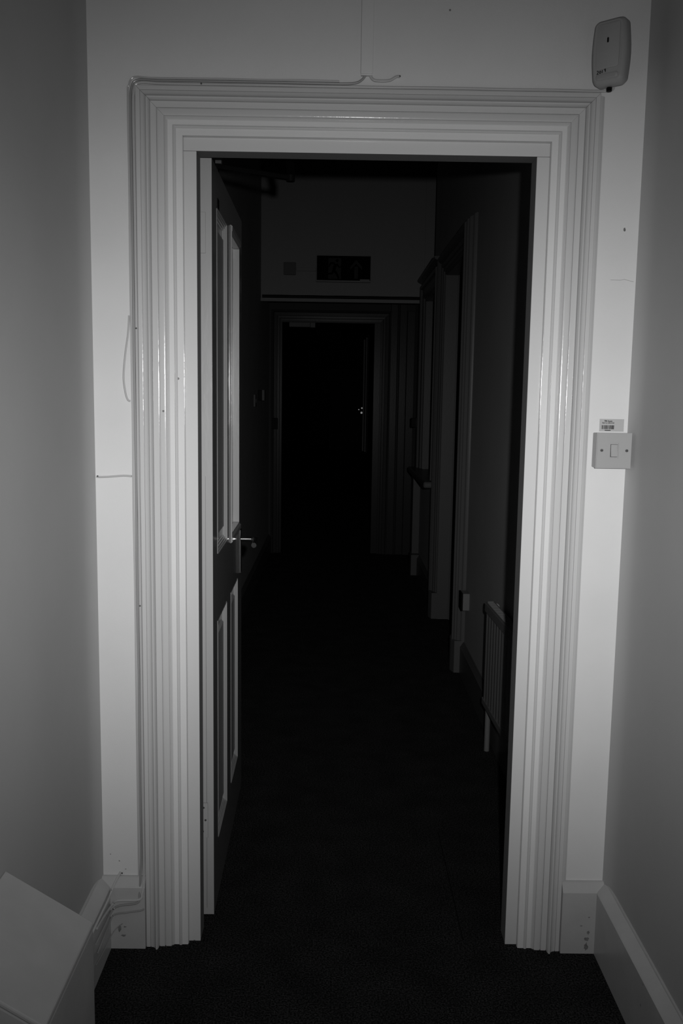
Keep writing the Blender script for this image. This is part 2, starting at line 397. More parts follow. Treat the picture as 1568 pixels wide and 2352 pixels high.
arch((0, YE, 0), (1, 0, 0), (0, -1, 0), OL, OR_+0.054, OH+0.012, P4, ETRIM, t4)
# wide boarding to the right of the end door
t5 = struct_empty('trim_5')
box('board', 0.438, 0.498, YE-0.030, YE, 0, 2.30, ETRIM, t5, bevel=0.003)
cyl('bead', (0.507, YE-0.024, 0.0), (0, 0, 1), 0.0095, 2.30, ETRIM, t5)
box('board', 0.516, 0.578, YE-0.034, YE, 0, 2.22, ETRIM, t5, bevel=0.003)
box('board', 0.581, CR-0.001, YE-0.045, YE, 0, 2.16, ETRIM, t5, bevel=0.003)
# skirtings of the corridor
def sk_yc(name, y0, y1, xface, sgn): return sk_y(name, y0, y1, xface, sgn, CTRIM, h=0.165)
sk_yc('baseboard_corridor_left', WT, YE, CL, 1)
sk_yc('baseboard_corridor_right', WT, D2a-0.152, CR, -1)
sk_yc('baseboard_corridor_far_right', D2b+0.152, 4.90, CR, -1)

# hooded doorway on the right wall
t2 = struct_empty('trim_2')
P2 = [(0.0, 0.016), (0.004, 0.020), (0.020, 0.020), (0.024, 0.027), (0.038, 0.031), (0.044, 0.027), (0.048, 0.035), (0.064, 0.041), (0.070, 0.036), (0.076, 0.045),
      (0.092, 0.056), (0.100, 0.061), (0.108, 0.060), (0.114, 0.052), (0.122, 0.048), (0.126, 0.040), (0.132, 0.036), (0.138, 0.022), (0.146, 0.016), (0.150, 0.006)]
arch((CR, 0, 0), (0, 1, 0), (-1, 0, 0), D2a, D2b, D2H, P2, CTRIM, t2, z0=0.17)
for a, b in ((D2a-0.151, D2a), (D2b, D2b+0.151)):
    prism('plinth_block', [(CR, a), (CR-0.050, a+0.004 if a < D2a else a), (CR-0.064, (a+b)/2-0.02), (CR-0.064, (a+b)/2+0.02), (CR-0.050, b), (CR, b)], 2, 0, 0.1695, CTRIM, t2, bevel=0.002)
d2 = struct_empty('door_2')
box('jamb', CR-0.012, CR+T, D2b-0.002, D2b+0.0, 0, D2H, CTRIM, d2)
box('jamb', CR-0.012, CR+T, D2a, D2a+0.002, 0, D2H, CTRIM, d2)
box('door_stop', CR+0.058, CR+0.078, D2b-0.014, D2b-0.002, 0, D2H, CTRIM, d2)
box('head', CR-0.012, CR+T, D2a+0.002, D2b-0.002, D2H-0.002, D2H, CTRIM, d2)
box('door_leaf', CR+0.080, CR+0.12, D2a+0.004, D2b-0.004, 0.008, D2H-0.004, DARKWOOD, d2)

# window on the right wall: architrave, jamb lining, dark pane, deep sill
w1 = struct_empty('window_1')
P3 = [(0.0, 0.018), (0.020, 0.022), (0.024, 0.034), (0.050, 0.040), (0.054, 0.030), (0.090, 0.036), (0.096, 0.052), (0.116, 0.056), (0.124, 0.038), (0.140, 0.020)]
arch((CR, 0, 0), (0, 1, 0), (-1, 0, 0), Wa, Wb, Wz1, P3, CTRIM, w1, z0=0.872)
box('jamb', CR-0.014, CR+T, Wb-0.006, Wb, Wz0, Wz1, CTRIM, w1)
box('jamb', CR-0.014, CR+T, Wa, Wa+0.006, Wz0, Wz1, CTRIM, w1)
box('sash_stile', CR+0.058, CR+0.10, Wb-0.060, Wb-0.006, Wz0, Wz1, CTRIM, w1)
box('sash_stile', CR+0.058, CR+0.10, Wa+0.006, Wa+0.060, Wz0, Wz1, CTRIM, w1)
box('sash_rail', CR+0.058, CR+0.10, Wa+0.060, Wb-0.060, 1.47, 1.51, CTRIM, w1)
box('pane', CR+0.076, CR+0.082, Wa+0.060, Wb-0.060, Wz0, 1.47, GLASS, w1)
box('pane', CR+0.076, CR+0.082, Wa+0.060, Wb-0.060, 1.51, Wz1, GLASS, w1)
prism('cap_moulding', [(CR, Wz1+0.141), (CR-0.040, Wz1+0.141), (CR-0.070, Wz1+0.158), (CR-0.074, Wz1+0.172), (CR, Wz1+0.176)], 1, 3.66, Wb+0.15, CTRIM, w1)
box('sill', CR-0.105, CR+0.058, 3.66, 4.97, 0.828, 0.870, CTRIM, w1, bevel=0.012)
# boxed pier below the sill end and the upright strip above it
t6 = struct_empty('trim_6')
box('pier_casing', CR-0.058, CR-0.001, 4.975, 5.06, 0.166, 0.82, CTRIM, t6, bevel=0.002)
box('pier_foot', CR-0.068, CR-0.001, 4.905, 5.06, 0, 0.1655, CTRIM, t6, bevel=0.002)
box('casing_strip', CR-0.012, CR+0.002, 4.988, 4.9945, 2.335, CEIL, ENDW, t6)

# far corridor, almost lost in the dark
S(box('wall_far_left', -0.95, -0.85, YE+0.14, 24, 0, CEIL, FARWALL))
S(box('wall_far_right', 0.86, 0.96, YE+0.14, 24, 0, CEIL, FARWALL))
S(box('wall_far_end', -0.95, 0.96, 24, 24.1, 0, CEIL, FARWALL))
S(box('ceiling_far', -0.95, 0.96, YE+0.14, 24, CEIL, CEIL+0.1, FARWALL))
t7 = struct_empty('trim_7')
for x0, x1, y, z in ((0.635, 0.672, 21.2, 2.85), (0.684, 0.716, 20.8, 2.88), (0.724, 0.738, 20.4, 2.92)):
    box('door_post', x0, x1, y, y+0.12, 0, z, FARTRIM, t7, bevel=0.004)
box('post_backing', 0.640, 0.86, 21.33, 21.40, 0, 2.83, FARWALL, t7)

# ------------------------------------------------------------------ things: near lobby
# light switch
sw = thing('light_switch', 'square white single-rocker light switch on a raised box beside the door frame', 'switch', (0.637, 0, 1.2985))
px0, px1, pz0, pz1 = 0.5945, 0.6785, 1.2565, 1.3415
box('back_box', px0-0.0005, px1-0.002, -0.024, -0.0002, pz0+0.001, pz1-0.001, PLASTIC, sw, bevel=0.002)
bm = bmesh.new()
RX0, RX1, RZ0, RZ1 = 0.6285, 0.6455, 1.2835, 1.3145
for b in ((px0, RX0, -0.032, -0.0245, pz0, pz1), (RX1, px1, -0.032, -0.0245, pz0, pz1), (RX0, RX1, -0.032, -0.0245, pz0, RZ0), (RX0, RX1, -0.032, -0.0245, RZ1, pz1)): addbox(bm, *b)
bmesh.ops.remove_doubles(bm, verts=bm.verts[:], dist=1e-6)
# outer edge is rounded over
link('face_plate', bm, PLASTIC, sw)
boxes('plate_edge', [(px0+0.002, px1-0.002, -0.0335, -0.0321, RZ1+0.003, pz1-0.002), (px0+0.002, px1-0.002, -0.0335, -0.0321, pz0+0.002, RZ0-0.003), (px0+0.002, RX0-0.002, -0.0335, -0.0321, RZ0-0.003, RZ1+0.003), (RX1+0.002, px1-0.002, -0.0335, -0.0321, RZ0-0.003, RZ1+0.003)], PLASTIC, sw)
prism('rocker', [(-0.0255, RZ0+0.0012), (-0.0370, RZ0+0.0012), (-0.0345, 1.298), (-0.0338, RZ1-0.0007), (-0.0255, RZ1-0.0007)], 0, RX0+0.0010, RX1-0.0007, PLASTIC, sw, bevel=0.0006)
for x in (0.6075, 0.6672):
    s = cyl('screw', (x, -0.0336, 1.2995), (0, -1, 0), 0.0036, 0.0008, SCREW, sw)
    box('slot', x-0.003, x+0.003, -0.0347, -0.0344, 1.2990, 1.3000, BLACK, s)

# survey sticker above the switch
st = thing('asset_sticker', 'small printed survey sticker with a barcode, above the light switch', 'sticker', (0.638, 0, 1.343))
box('paper', 0.6085, 0.6675, -0.0006, -0.0001, 1.3435, 1.3735, LABEL, st)
RXm = Matrix.Rotation(math.radians(90), 4, 'X')
def onwall(x, z, y=-0.0007): return Matrix.Translation((x, y, z)) @ RXm
text('printed_text', 'PM Asset', 0.0050, onwall(0.6295, 1.3684), BLACK, st, 0.00012)
text('printed_text', 'Survey 2021/22', 0.0046, onwall(0.6295, 1.3640), BLACK, st, 0.00012)
text('printed_text', 'P00000000', 0.0032, onwall(0.6288, 1.3460), BLACK, st, 0.00014)
rnd = random.Random(3); bm = bmesh.new(); x = 0.6135
while x < 0.6435:
    wv = rnd.choice((0.0003, 0.0005, 0.0009, 0.0013)); addbox(bm, x, x+wv, -0.0008, -0.00065, 1.3490, 1.3585); x += wv+rnd.choice((0.0003, 0.0004, 0.0008))
link('barcode', bm, BLACK, st)

# detector box in the top right corner
DT = -math.radians(40)
det = thing('wall_detector', 'tilted cream detector box marked 2019, high in the right corner above the door', 'detector', (0.593, -0.032, 2.1155), (0, 0, DT))
def outline(w, h, z0, bulge, r, n=5):
    """rounded outline with slightly barrelled sides, in x,z"""
    pts = []
    hw = w/2
    cs = [(-hw+r, z0+r, 180), (hw-r, z0+r, 270), (hw-r, z0+h-r, 0), (-hw+r, z0+h-r, 90)]
    for cxx, czz, a0 in cs:
        for k in range(n+1):
            a = math.radians(a0+90*k/n); pts.append((cxx+math.cos(a)*r, czz+math.sin(a)*r))
    out = []
    for i, p in enumerate(pts):
        out.append(p); q = pts[(i+1) % len(pts)]
        if abs(q[1]-p[1]) > h*0.4:
            for k in range(1, 6):
                t = k/6; s = 1 if p[0] > 0 else -1
                out.append((p[0]+s*bulge*math.sin(math.pi*t), p[1]+(q[1]-p[1])*t))
    return out
def loft(name, secs, m, parent, smooth=True):
    bm = bmesh.new(); R_ = []
    for pts, y in secs: R_.append([bm.verts.new((p[0], y, p[1])) for p in pts])
    n = len(R_[0])
    for a, b in zip(R_, R_[1:]):
        for i in range(n): bm.faces.new((a[i], a[(i+1) % n], b[(i+1) % n], b[i]))
    bm.faces.new(R_[0]); bm.faces.new(R_[-1][::-1])
    return link(name, bm, m, parent, smooth=smooth)
loft('housing', [(outline(0.064, 0.128, 0.010, 0.004, 0.012), 0.0), (outline(0.073, 0.139, 0.004, 0.004, 0.014), -0.012), (outline(0.073, 0.139, 0.004, 0.004, 0.014), -0.030),
                 (outline(0.069, 0.134, 0.0065, 0.004, 0.013), -0.038), (outline(0.061, 0.125, 0.011, 0.003, 0.010), -0.042)], DETP, det)
loft('front_panel', [(outline(0.052, 0.096, 0.036, 0.001, 0.006), -0.0422), (outline(0.052, 0.096, 0.036, 0.001, 0.006), -0.0436), (outline(0.050, 0.094, 0.037, 0.001, 0.006), -0.0444)], DETP, det)
loft('lens', [(outline(0.052, 0.013, 0.0135, 0.0, 0.006), -0.0422), (outline(0.050, 0.012, 0.014, 0.0, 0.0055), -0.0438), (outline(0.045, 0.0075, 0.0155, 0.0, 0.0033), -0.0453)], DETP, det)
loft('indicator_slot', [(outline(0.0042, 0.011, 0.090, 0.0, 0.002), -0.0443), (outline(0.0042, 0.011, 0.090, 0.0, 0.002), -0.0448)], BLACK, det)
# handwritten year
two = [[(0, 0.8), (0.25, 1), (0.5, 0.8), (0.4, 0.5), (0, 0), (0.55, 0.05)]]
zero = [[(0.3+0.25*math.cos(a), 0.42+0.36*math.sin(a)) for a in [k*math.pi/4 for k in range(9)]]]
one = [[(0.2, 0.85), (0.2, 0)]]
nine = [[(0.5, 0.7), (0.3, 1), (0.05, 0.75), (0.3, 0.5), (0.5, 0.7), (0.42, 0)]]
bm = bmesh.new()
for i, g in enumerate((two, zero, one, nine)):
    for st_ in g: addtube(bm, [(-0.0235+i*0.0056+p[0]*0.0072, -0.0426, 0.0272+i*0.0006+p[1]*0.0072) for p in st_], 0.0008, 6)
link('handwritten_year', bm, BLACK, det)

cyl('cable_gland', (-0.006, -0.012, -0.004), (0, 0, 1), 0.006, 0.010, DARKMETAL, det, n=12)
# vertical cable trunking above the door
tr = thing('cable_trunking', 'narrow white vertical cable trunking on the wall above the door', 'trunking', (0.033, 0, 2.146))
box('channel', 0.0195, 0.0455, -0.012, -0.0002, 2.146, CEIL-0.001, WALL, tr)
box('lid', 0.0185, 0.0465, -0.0165, -0.0121, 2.148, CEIL-0.001, WALL, tr, bevel=0.0015)

NAIL = mat('nail_head', 0.10, 0.5, 0.3)
# cables
def cable(label, pts, r=0.0032, m=None, clips=()):
    o = tube('cable', pts, r, m or CABLE)
    tag(o, label, 'cable')
    for c in clips:
        cl = sphere('clip_nail', (c[0], c[1], c[2]), 0.0021, NAIL, o)
    return o
rn = random.Random(5)
def wob(x, y, z0, z1, n, amp=0.0004):
    return [(x+rn.uniform(-amp, amp), y, z0+(z1-z0)*i/(n-1)) for i in range(n)]
AT = HT+0.136                     # top of architrave
def wobx(x0, x1, y, z, n, amp=0.0005):
    return [(x0+(x1-x0)*i/(n-1), y, z+rn.uniform(-amp, amp)) for i in range(n)]
# 1: inner white cable, up the left edge and all along the head to the detector
cable('white cable hugging the architrave up its left edge and along the top to the detector',
      [(-0.5812, -0.165, 0.146), (-0.5808, -0.10, 0.137), (-0.578, -0.032, 0.126), (-0.565, -0.0255, 0.134), (-0.512, -0.0255, 0.137), (-0.5035, -0.022, 0.152), (-0.5015, -0.016, 0.175)] + wob(-0.5012, -0.008, 0.22, 2.06, 12)
      + [(-0.499, -0.008, 2.105), (-0.487, -0.009, AT+0.0048)] + wobx(-0.44, 0.54, -0.008, AT+0.0045, 12) + [(0.575, -0.010, AT+0.004), (0.592, -0.016, AT+0.0045), (0.594, -0.025, AT+0.006)], 0.0033,
      clips=[(-0.345, -0.0115, AT+0.0045), (-0.5012, -0.0115, 1.57), (-0.5012, -0.0115, 0.9)])
# 2: grey cable in the angle, ends in the trunking
cable('grey cable beside the white one, ending at the foot of the wall trunking',
      [(-0.5812, -0.175, 0.112), (-0.5808, -0.09, 0.108), (-0.578, -0.032, 0.111), (-0.559, -0.0255, 0.121), (-0.515, -0.0255, 0.129), (-0.5112, -0.0195, 0.150), (-0.5095, -0.012, 0.19)] + wob(-0.5085, -0.0045, 0.24, 2.06, 12)
      + [(-0.506, -0.0045, 2.112), (-0.490, -0.0045, AT+0.0125)] + wobx(-0.44, -0.02, -0.0045, AT+0.0118, 7) + [(0.008, -0.004, AT+0.014), (0.022, -0.005, AT+0.021), (0.030, -0.006, AT+0.031)], 0.0030, CABLE2)
# 3: outer thin cable
cable('thin outer cable running up the wall left of the door, outermost of the bundle',
      wob(-0.5150, -0.0028, 0.19, 2.09, 11, 0.0008) + [(-0.512, -0.003, 2.118), (-0.500, -0.003, AT+0.0185)] + wobx(-0.46, -0.03, -0.003, AT+0.0178, 6, 0.0006), 0.0022, CABLE)
cable('loose bowed loop of cable standing off the wall left of the door frame',
      [(-0.5195, -0.003, 1.600), (-0.5215, -0.006, 1.56), (-0.5285, -0.010, 1.505), (-0.5325, -0.011, 1.455), (-0.5290, -0.009, 1.418), (-0.5245, -0.006, 1.402), (-0.5190, -0.004, 1.399)], 0.0022, CABLE)
cable('short stub of cable pinned across the wall left of the door at switch height',
      [(-0.6035, -0.0035, 1.2165), (-0.598, -0.004, 1.2155), (-0.575, -0.004, 1.2165), (-0.54, -0.004, 1.2195), (-0.523, -0.004, 1.2190), (-0.5185, -0.0040, 1.2185)], 0.0024, CABLE, clips=[(-0.600, -0.0075, 1.218)])
cable('short length of cable from a wall hole to the trunking above the door',
      [(0.108, -0.001, 2.1475), (0.100, -0.005, 2.1455), (0.085, -0.005, AT+0.0205), (0.062, -0.005, AT+0.0190), (0.048, -0.006, AT+0.021), (0.040, -0.006, AT+0.031)], 0.0034, CABLE, clips=[(0.1085, -0.004, 2.1475)])
cable('cable dropping from a wall hole to the left skirting and behind the casing',
      [(-0.562, -0.001, 0.199), (-0.567, -0.006, 0.190), (-0.576, -0.0165, 0.172), (-0.581, -0.03, 0.158), (-0.5808, -0.065, 0.1565), (-0.5808, -0.179, 0.1600), (-0.5808, -0.30, 0.160)], 0.0032, CABLE, clips=[(-0.5585, -0.003, 0.196)])
cable('dark cable looping low across the skirting left of the door frame',
      [(-0.4985, -0.0262, 0.112), (-0.508, -0.0262, 0.108), (-0.524, -0.0250, 0.105), (-0.548, -0.0248, 0.101), (-0.567, -0.0248, 0.098), (-0.579, -0.0280, 0.092), (-0.5815, -0.06, 0.085), (-0.5815, -0.16, 0.080)], 0.0024, CABLE2)
cable('fine grey wire trailing over the left skirting near the carpet',
      [(-0.555, -0.0228, 0.070), (-0.572, -0.0232, 0.055), (-0.5815, -0.045, 0.044), (-0.5828, -0.10, 0.045), (-0.5828, -0.17, 0.055)], 0.0013, CABLE2)

# sloping boxed casing on the left wall, bottom corner
cs = thing('pipe_casing', 'cream painted boxed casing with a sloping top, against the left wall', 'casing', (-0.53, -0.77, 0))
prism('casing_body', [(-0.584, 0.001), (-0.4595, 0.001), (-0.4595, 0.4385), (-0.6180, 0.5374), (-0.6180, 0.191), (-0.584, 0.191)], 1, -0.903, -0.628, BOXTOP, cs, bevel=0.003)
prism('casing_lid', [(-0.4590, 0.4390), (-0.4590, 0.4500), (-0.6180, 0.5499), (-0.6180, 0.5389)], 1, -0.905, -0.626, BOXTOP, cs, bevel=0.003)

# ------------------------------------------------------------------ the open door leaf
ang = math.atan2(0.936-0.104, -0.353+0.340)       # direction of the leaf from its hinge
leaf = thing('panelled_door', 'white glossy panelled door standing open into the dark corridor', 'door', (-0.340, 0.1215, 0.010), (0, 0, ang))
LW, LT, LH = 0.815, 0.044, 1.983
# local axes: x along the leaf, y to the left of it (away from the passage), face at y=0
def slab(bm, x0, x1, z0, z1, y0=0.0, y1=LT): addbox(bm, x0, x1, y0, y1, z0, z1)
P1 = (0.098, 0.345, 0.978, 1.886); V = (0.452, 0.735, 0.978, 1.880)
L1 = (0.098, 0.330, 0.170, 0.798); L2 = (0.452, 0.672, 0.170, 0.798)
bm = bmesh.new()
xs = [0, 0.098, 0.330, 0.345, 0.452, 0.672, 0.735, LW]
zs = [0, 0.170, 0.798, 0.978, 1.880, 1.886, LH]
def inside(x, z, r): return r[0] < x < r[1] and r[2] < z < r[3]
for i in range(len(xs)-1):
    for j in range(len(zs)-1):
        mx_, mz_ = (xs[i]+xs[i+1])/2, (zs[j]+zs[j+1])/2
        if any(inside(mx_, mz_, r) for r in (P1, V, L1, L2)): continue
        slab(bm, xs[i], xs[i+1], zs[j], zs[j+1])
bmesh.ops.remove_doubles(bm, verts=bm.verts[:], dist=1e-6)
# drop the doubled inner faces
seen = {}
for f in list(bm.faces):
    k = tuple(sorted(v.index for v in f.verts))
bm.verts.index_update()
dup = {}
for f in bm.faces: dup.setdefault(tuple(sorted(v.index for v in f.verts)), []).append(f)
kill = [f for fs in dup.values() if len(fs) > 1 for f in fs]
bmesh.ops.delete(bm, geom=kill, context='FACES')
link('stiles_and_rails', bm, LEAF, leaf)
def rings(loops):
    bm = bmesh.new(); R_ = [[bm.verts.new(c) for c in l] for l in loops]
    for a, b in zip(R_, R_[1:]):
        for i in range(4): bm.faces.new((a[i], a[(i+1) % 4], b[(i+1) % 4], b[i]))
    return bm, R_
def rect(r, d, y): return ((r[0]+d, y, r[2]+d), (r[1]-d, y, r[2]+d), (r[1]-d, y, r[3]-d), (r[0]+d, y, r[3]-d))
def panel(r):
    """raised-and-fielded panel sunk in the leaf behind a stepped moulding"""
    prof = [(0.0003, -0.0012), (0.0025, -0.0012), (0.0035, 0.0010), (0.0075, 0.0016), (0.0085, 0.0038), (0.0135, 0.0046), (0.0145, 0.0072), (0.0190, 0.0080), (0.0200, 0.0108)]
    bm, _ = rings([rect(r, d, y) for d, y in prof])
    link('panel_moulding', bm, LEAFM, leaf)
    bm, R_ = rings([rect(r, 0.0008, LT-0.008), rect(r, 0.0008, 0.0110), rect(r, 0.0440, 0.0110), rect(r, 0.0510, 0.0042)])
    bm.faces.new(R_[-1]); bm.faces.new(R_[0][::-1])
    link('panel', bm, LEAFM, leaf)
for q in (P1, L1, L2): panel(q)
# vision panel: deep reveal with a raised bead on its hinge side
box('vision_pane', V[0]+0.001, V[1]-0.001, 0.0205, 0.0245, V[2]+0.001, V[3]-0.001, GLASS, leaf)
bead = box('glazing_bead', V[0]-0.010, V[0]-0.002, -0.0052, -0.0002, V[2]-0.02, V[3]+0.02, LEAFM, leaf, bevel=0.0015)
prism('glazing_bead', [(-0.0002, V[2]-0.026), (-0.006, V[2]-0.022), (-0.006, V[2]-0.008), (-0.0002, V[2]-0.002)], 0, V[0]-0.002, V[1], LEAFM, leaf)
prism('glazing_bead', [(-0.0002, V[3]+0.026), (-0.006, V[3]+0.022), (-0.006, V[3]+0.008), (-0.0002, V[3]+0.002)], 0, V[0]-0.002, V[1], LEAFM, leaf)
# hinges on the edge that faces the lobby
for z0 in (0.222, 1.755):
    box('hinge_rebate', -0.00115, -0.00085, 0.0156, 0.0334, z0-0.0006, z0+0.0986, SCREW, leaf)
    h = box('hinge_leaf', -0.0020, -0.0009, 0.016, 0.033, z0, z0+0.098, LEAFP, leaf)
    for k, (yy, zz) in enumerate(((0.027, 0.085), (0.022, 0.050), (0.029, 0.018))):
        cyl('screw', (-0.0020, yy, z0+zz), (-1, 0, 0), 0.0028, 0.0010, LEAFP if z0 > 1 else SCREW, h, n=10)
    cyl('knuckle', (-0.004, 0.0465, z0), (0, 0, 1), 0.0045, 0.098, LEAFP, h, n=12)
ob = box('lit_edge_skin', -0.0008, -0.0001, 0.0005, LT-0.0005, 0.001, LH-0.001, LEAFP, leaf); ob['label'] = 'hinge edge with the light on it put into its colour'  # thin added sheet carrying the lit tone of the hinge edge
box('lit_reveal_skin', V[1]-0.0007, V[1]-0.0001, 0.0005, LT-0.0005, V[2]+0.001, V[3]-0.001, LEAFP, leaf)  # thin added sheet, lit tone of the far reveal painted in
box('edge_seam', -0.0011, -0.0009, 0.0185, 0.0192, 0.02, 1.20, SCREW, leaf)
# lever handle on its back plate
hp = box('back_plate', 0.690, 0.728, -0.0095, -0.0002, 0.808, 0.958, CHROME, leaf, bevel=0.003)
lv = empty('lever_handle', (0, 0, 0), parent=leaf); ORG[lv] = Vector((0, 0, 0))
bpy.data.objects.remove(lv)
bm = bmesh.new()
addtube(bm, catmull([(0.709, -0.0095, 0.924), (0.709, -0.045, 0.924), (0.703, -0.057, 0.924), (0.680, -0.060, 0.923), (0.600, -0.060, 0.921)]), 0.0085, 14)
link('lever_handle', bm, CHROME, leaf, smooth=True)
box('notice_plate', 0.115, 0.150, -0.0012, -0.0001, 1.885, 1.912, DARKMETAL, leaf)

PALEBR = mat('bracket_grey', 0.10, 0.5, 0.2)
# overhead door closer: body on the head, folding arms to the leaf
clo = thing('door_closer', 'black folding-arm door closer between the door head and open leaf', 'door closer', (-0.155, 0.20, 2.014))
box('closer_body', -0.27, -0.03, WT+0.001, WT+0.045, 2.020, 2.072, DARKMETAL, clo, bevel=0.004)
def bar(name, a, b, wd, th, m, parent):
    a = Vector(a); b = Vector(b); d = (b-a).normalized(); s = Vector((0, 0, 1)).cross(d).normalized()*wd/2; t = Vector((0, 0, th/2))
    bm = bmesh.new()
    v_ = [bm.verts.new(p+q+r_) for p in (a-d*wd*0.4, b+d*wd*0.4) for q in (-s, s) for r_ in (-t, t)]
    for f in ((0, 1, 3, 2), (4, 6, 7, 5), (0, 4, 5, 1), (2, 3, 7, 6), (0, 2, 6, 4), (1, 5, 7, 3)): bm.faces.new([v_[i] for i in f])
    return link(name, bm, m, parent, bevel=0.002)
bar('main_arm', (-0.153, 0.150, 2.030), (-0.163, 0.425, 2.030), 0.022, 0.011, DARKMETAL, clo)
bar('fore_arm', (-0.163, 0.425, 2.017), (-0.352, 0.310, 2.017), 0.018, 0.012, DARKMETAL, clo)
cyl('elbow_pivot', (-0.163, 0.425, 2.008), (0, 0, 1), 0.012, 0.032, DARKMETAL, clo, n=16)
box('leaf_bracket', -0.356, -0.3395, 0.302, 0.322, 2.0235, 2.046, PALEBR, clo, bevel=0.001)
box('bracket_foot', -0.368, -0.348, 0.300, 0.320, 1.9945, 2.0105, DARKMETAL, clo)

# ------------------------------------------------------------------ things: corridor
# radiator on the right wall
rad = thing('radiator', 'white ribbed panel radiator low on the right corridor wall', 'radiator', (0.58, 1.345, 0.0), (0, 0, math.radians(2.0)))
# local frame: y towards the camera is negative; front face at x = 0
RL = 1.05; rz0, rz1 = 0.190, 0.612
bm = bmesh.new()
pts = []; yv = -0.0035; p_ = 0.047
prof_r = []
while yv > -RL+0.05:
    prof_r += [(0.0065, yv), (0.0065, yv-0.012), (0.0, yv-0.022), (0.0, yv-0.034)]
    yv -= p_
prof_r.append((0.0065, yv))
z0r, z1r = rz0+0.028, rz1-0.040
A = [bm.verts.new((x_, y_, z0r)) for x_, y_ in prof_r]; B = [bm.verts.new((x_, y_, z1r)) for x_, y_ in prof_r]
A2 = [bm.verts.new((0.012, y_, z0r)) for x_, y_ in prof_r]; B2 = [bm.verts.new((0.012, y_, z1r)) for x_, y_ in prof_r]
for i in range(len(A)-1):
    bm.faces.new((A[i], A[i+1], B[i+1], B[i])); bm.faces.new((A2[i], B2[i], B2[i+1], A2[i+1]))
    bm.faces.new((B[i], B[i+1], B2[i+1], B2[i])); bm.faces.new((A[i], A2[i], A2[i+1], A[i+1]))
bm.faces.new((A[0], B[0], B2[0], A2[0])); bm.faces.new((A[-1], A2[-1], B2[-1], B[-1]))
link('ribbed_panel', bm, RADM, rad, smooth=True)
box('top_rail', -0.002, 0.012, -RL, -0.002, z1r, rz1-0.004, RADM, rad, bevel=0.003)
box('bottom_rail', -0.002, 0.012, -RL, -0.002, rz0, z0r, RADM, rad, bevel=0.003)
box('rear_panel', 0.030, 0.036, -RL, -0.002, rz0+0.01, rz1-0.01, RADM, rad)
bm = bmesh.new(); addbox(bm, 0.0, 0.004, -RL, -0.004, rz1-0.004, rz1); addbox(bm, 0.032, 0.036, -RL, -0.004, rz1-0.004, rz1)
yy = -0.02
while yy > -RL+0.02: addbox(bm, 0.004, 0.032, yy-0.004, yy, rz1-0.004, rz1); yy -= 0.014
link('top_grille', bm, RADM, rad)
box('end_panel', 0.010, 0.036, -0.0019, 0.002, rz0+0.006, rz1, RADM, rad)
bm = bmesh.new(); addtube(bm, [(0.020, -0.030, 0.001), (0.020, -0.030, rz0+0.004)], 0.011, 14)
link('pipe_leg', bm, RADM, rad, smooth=True)
box('wall_bracket', 0.036, 0.064, -0.25, -0.22, 0.25, 0.55, RADM, rad)
box('wall_bracket', 0.033, 0.052, -0.86, -0.83, 0.25, 0.55, RADM, rad)
bm = bmesh.new(); bmesh.ops.create_uvsphere(bm, u_segments=18, v_segments=10, radius=0.0150)
bmesh.ops.translate(bm, verts=bm.verts[:], vec=(0.048, 0.020, 0.585))
link('valve_head', bm, PLASTIC, rad, smooth=True)
bm = bmesh.new(); addtube(bm, [(0.034, 0.001, 0.575), (0.046, 0.018, 0.582)], 0.005, 10); link('valve_tail', bm, RADM, rad, smooth=True)

# socket low on the right wall
so = thing('wall_socket', 'small surface-mounted white socket on the right corridor wall above the radiator end', 'socket', (CR, 2.25, 0.40))
box('back_box', CR-0.034, CR-0.0005, 2.21, 2.296, 0.364, 0.450, RADM, so, bevel=0.002)
box('face_plate', CR-0.043, CR-0.0345, 2.209, 2.297, 0.363, 0.451, DARKMETAL, so, bevel=0.002)

# exit sign on the bulkhead
ex = thing('exit_sign', 'dark rectangular exit sign with running figure and upward arrow', 'sign', (0.0, 5.0, 2.30))
ex0, ex1, ez0, ez1 = -0.202, 0.222, 2.292, 2.494
YS = 4.962
box('sign_body', ex0, ex1, YS, 4.9995, ez0, ez1, ENDW, ex, bevel=0.003)
box('sign_panel', ex0+0.006, ex1-0.004, YS-0.003, YS-0.0002, ez0+0.012, ez1-0.006, SIGNB, ex)
def flat(name, polys, y, m, parent):
    bm = bmesh.new()
    for pl in polys:
        A = [bm.verts.new((p[0], y, p[1])) for p in pl]; B = [bm.verts.new((p[0], y+0.0008, p[1])) for p in pl]
        bm.faces.new(A); bm.faces.new(B[::-1])
        for i in range(len(pl)): bm.faces.new((A[i], B[i], B[(i+1) % len(pl)], A[(i+1) % len(pl)]))
    return link(name, bm, m, parent)
flat('door_symbol', [[(-0.108, ez0+0.022), (-0.010, ez0+0.022), (-0.010, ez0+0.178), (-0.108, ez0+0.178)]], YS-0.0042, SIGNG, ex)
def limb(a, b, w0, w1):
    a = Vector((a[0], a[1])); b = Vector((b[0], b[1])); d = (b-a).normalized(); n_ = Vector((-d.y, d.x))
    return [tuple(a+n_*w0), tuple(a-n_*w0), tuple(b-n_*w1), tuple(b+n_*w1)]
bz = ez0
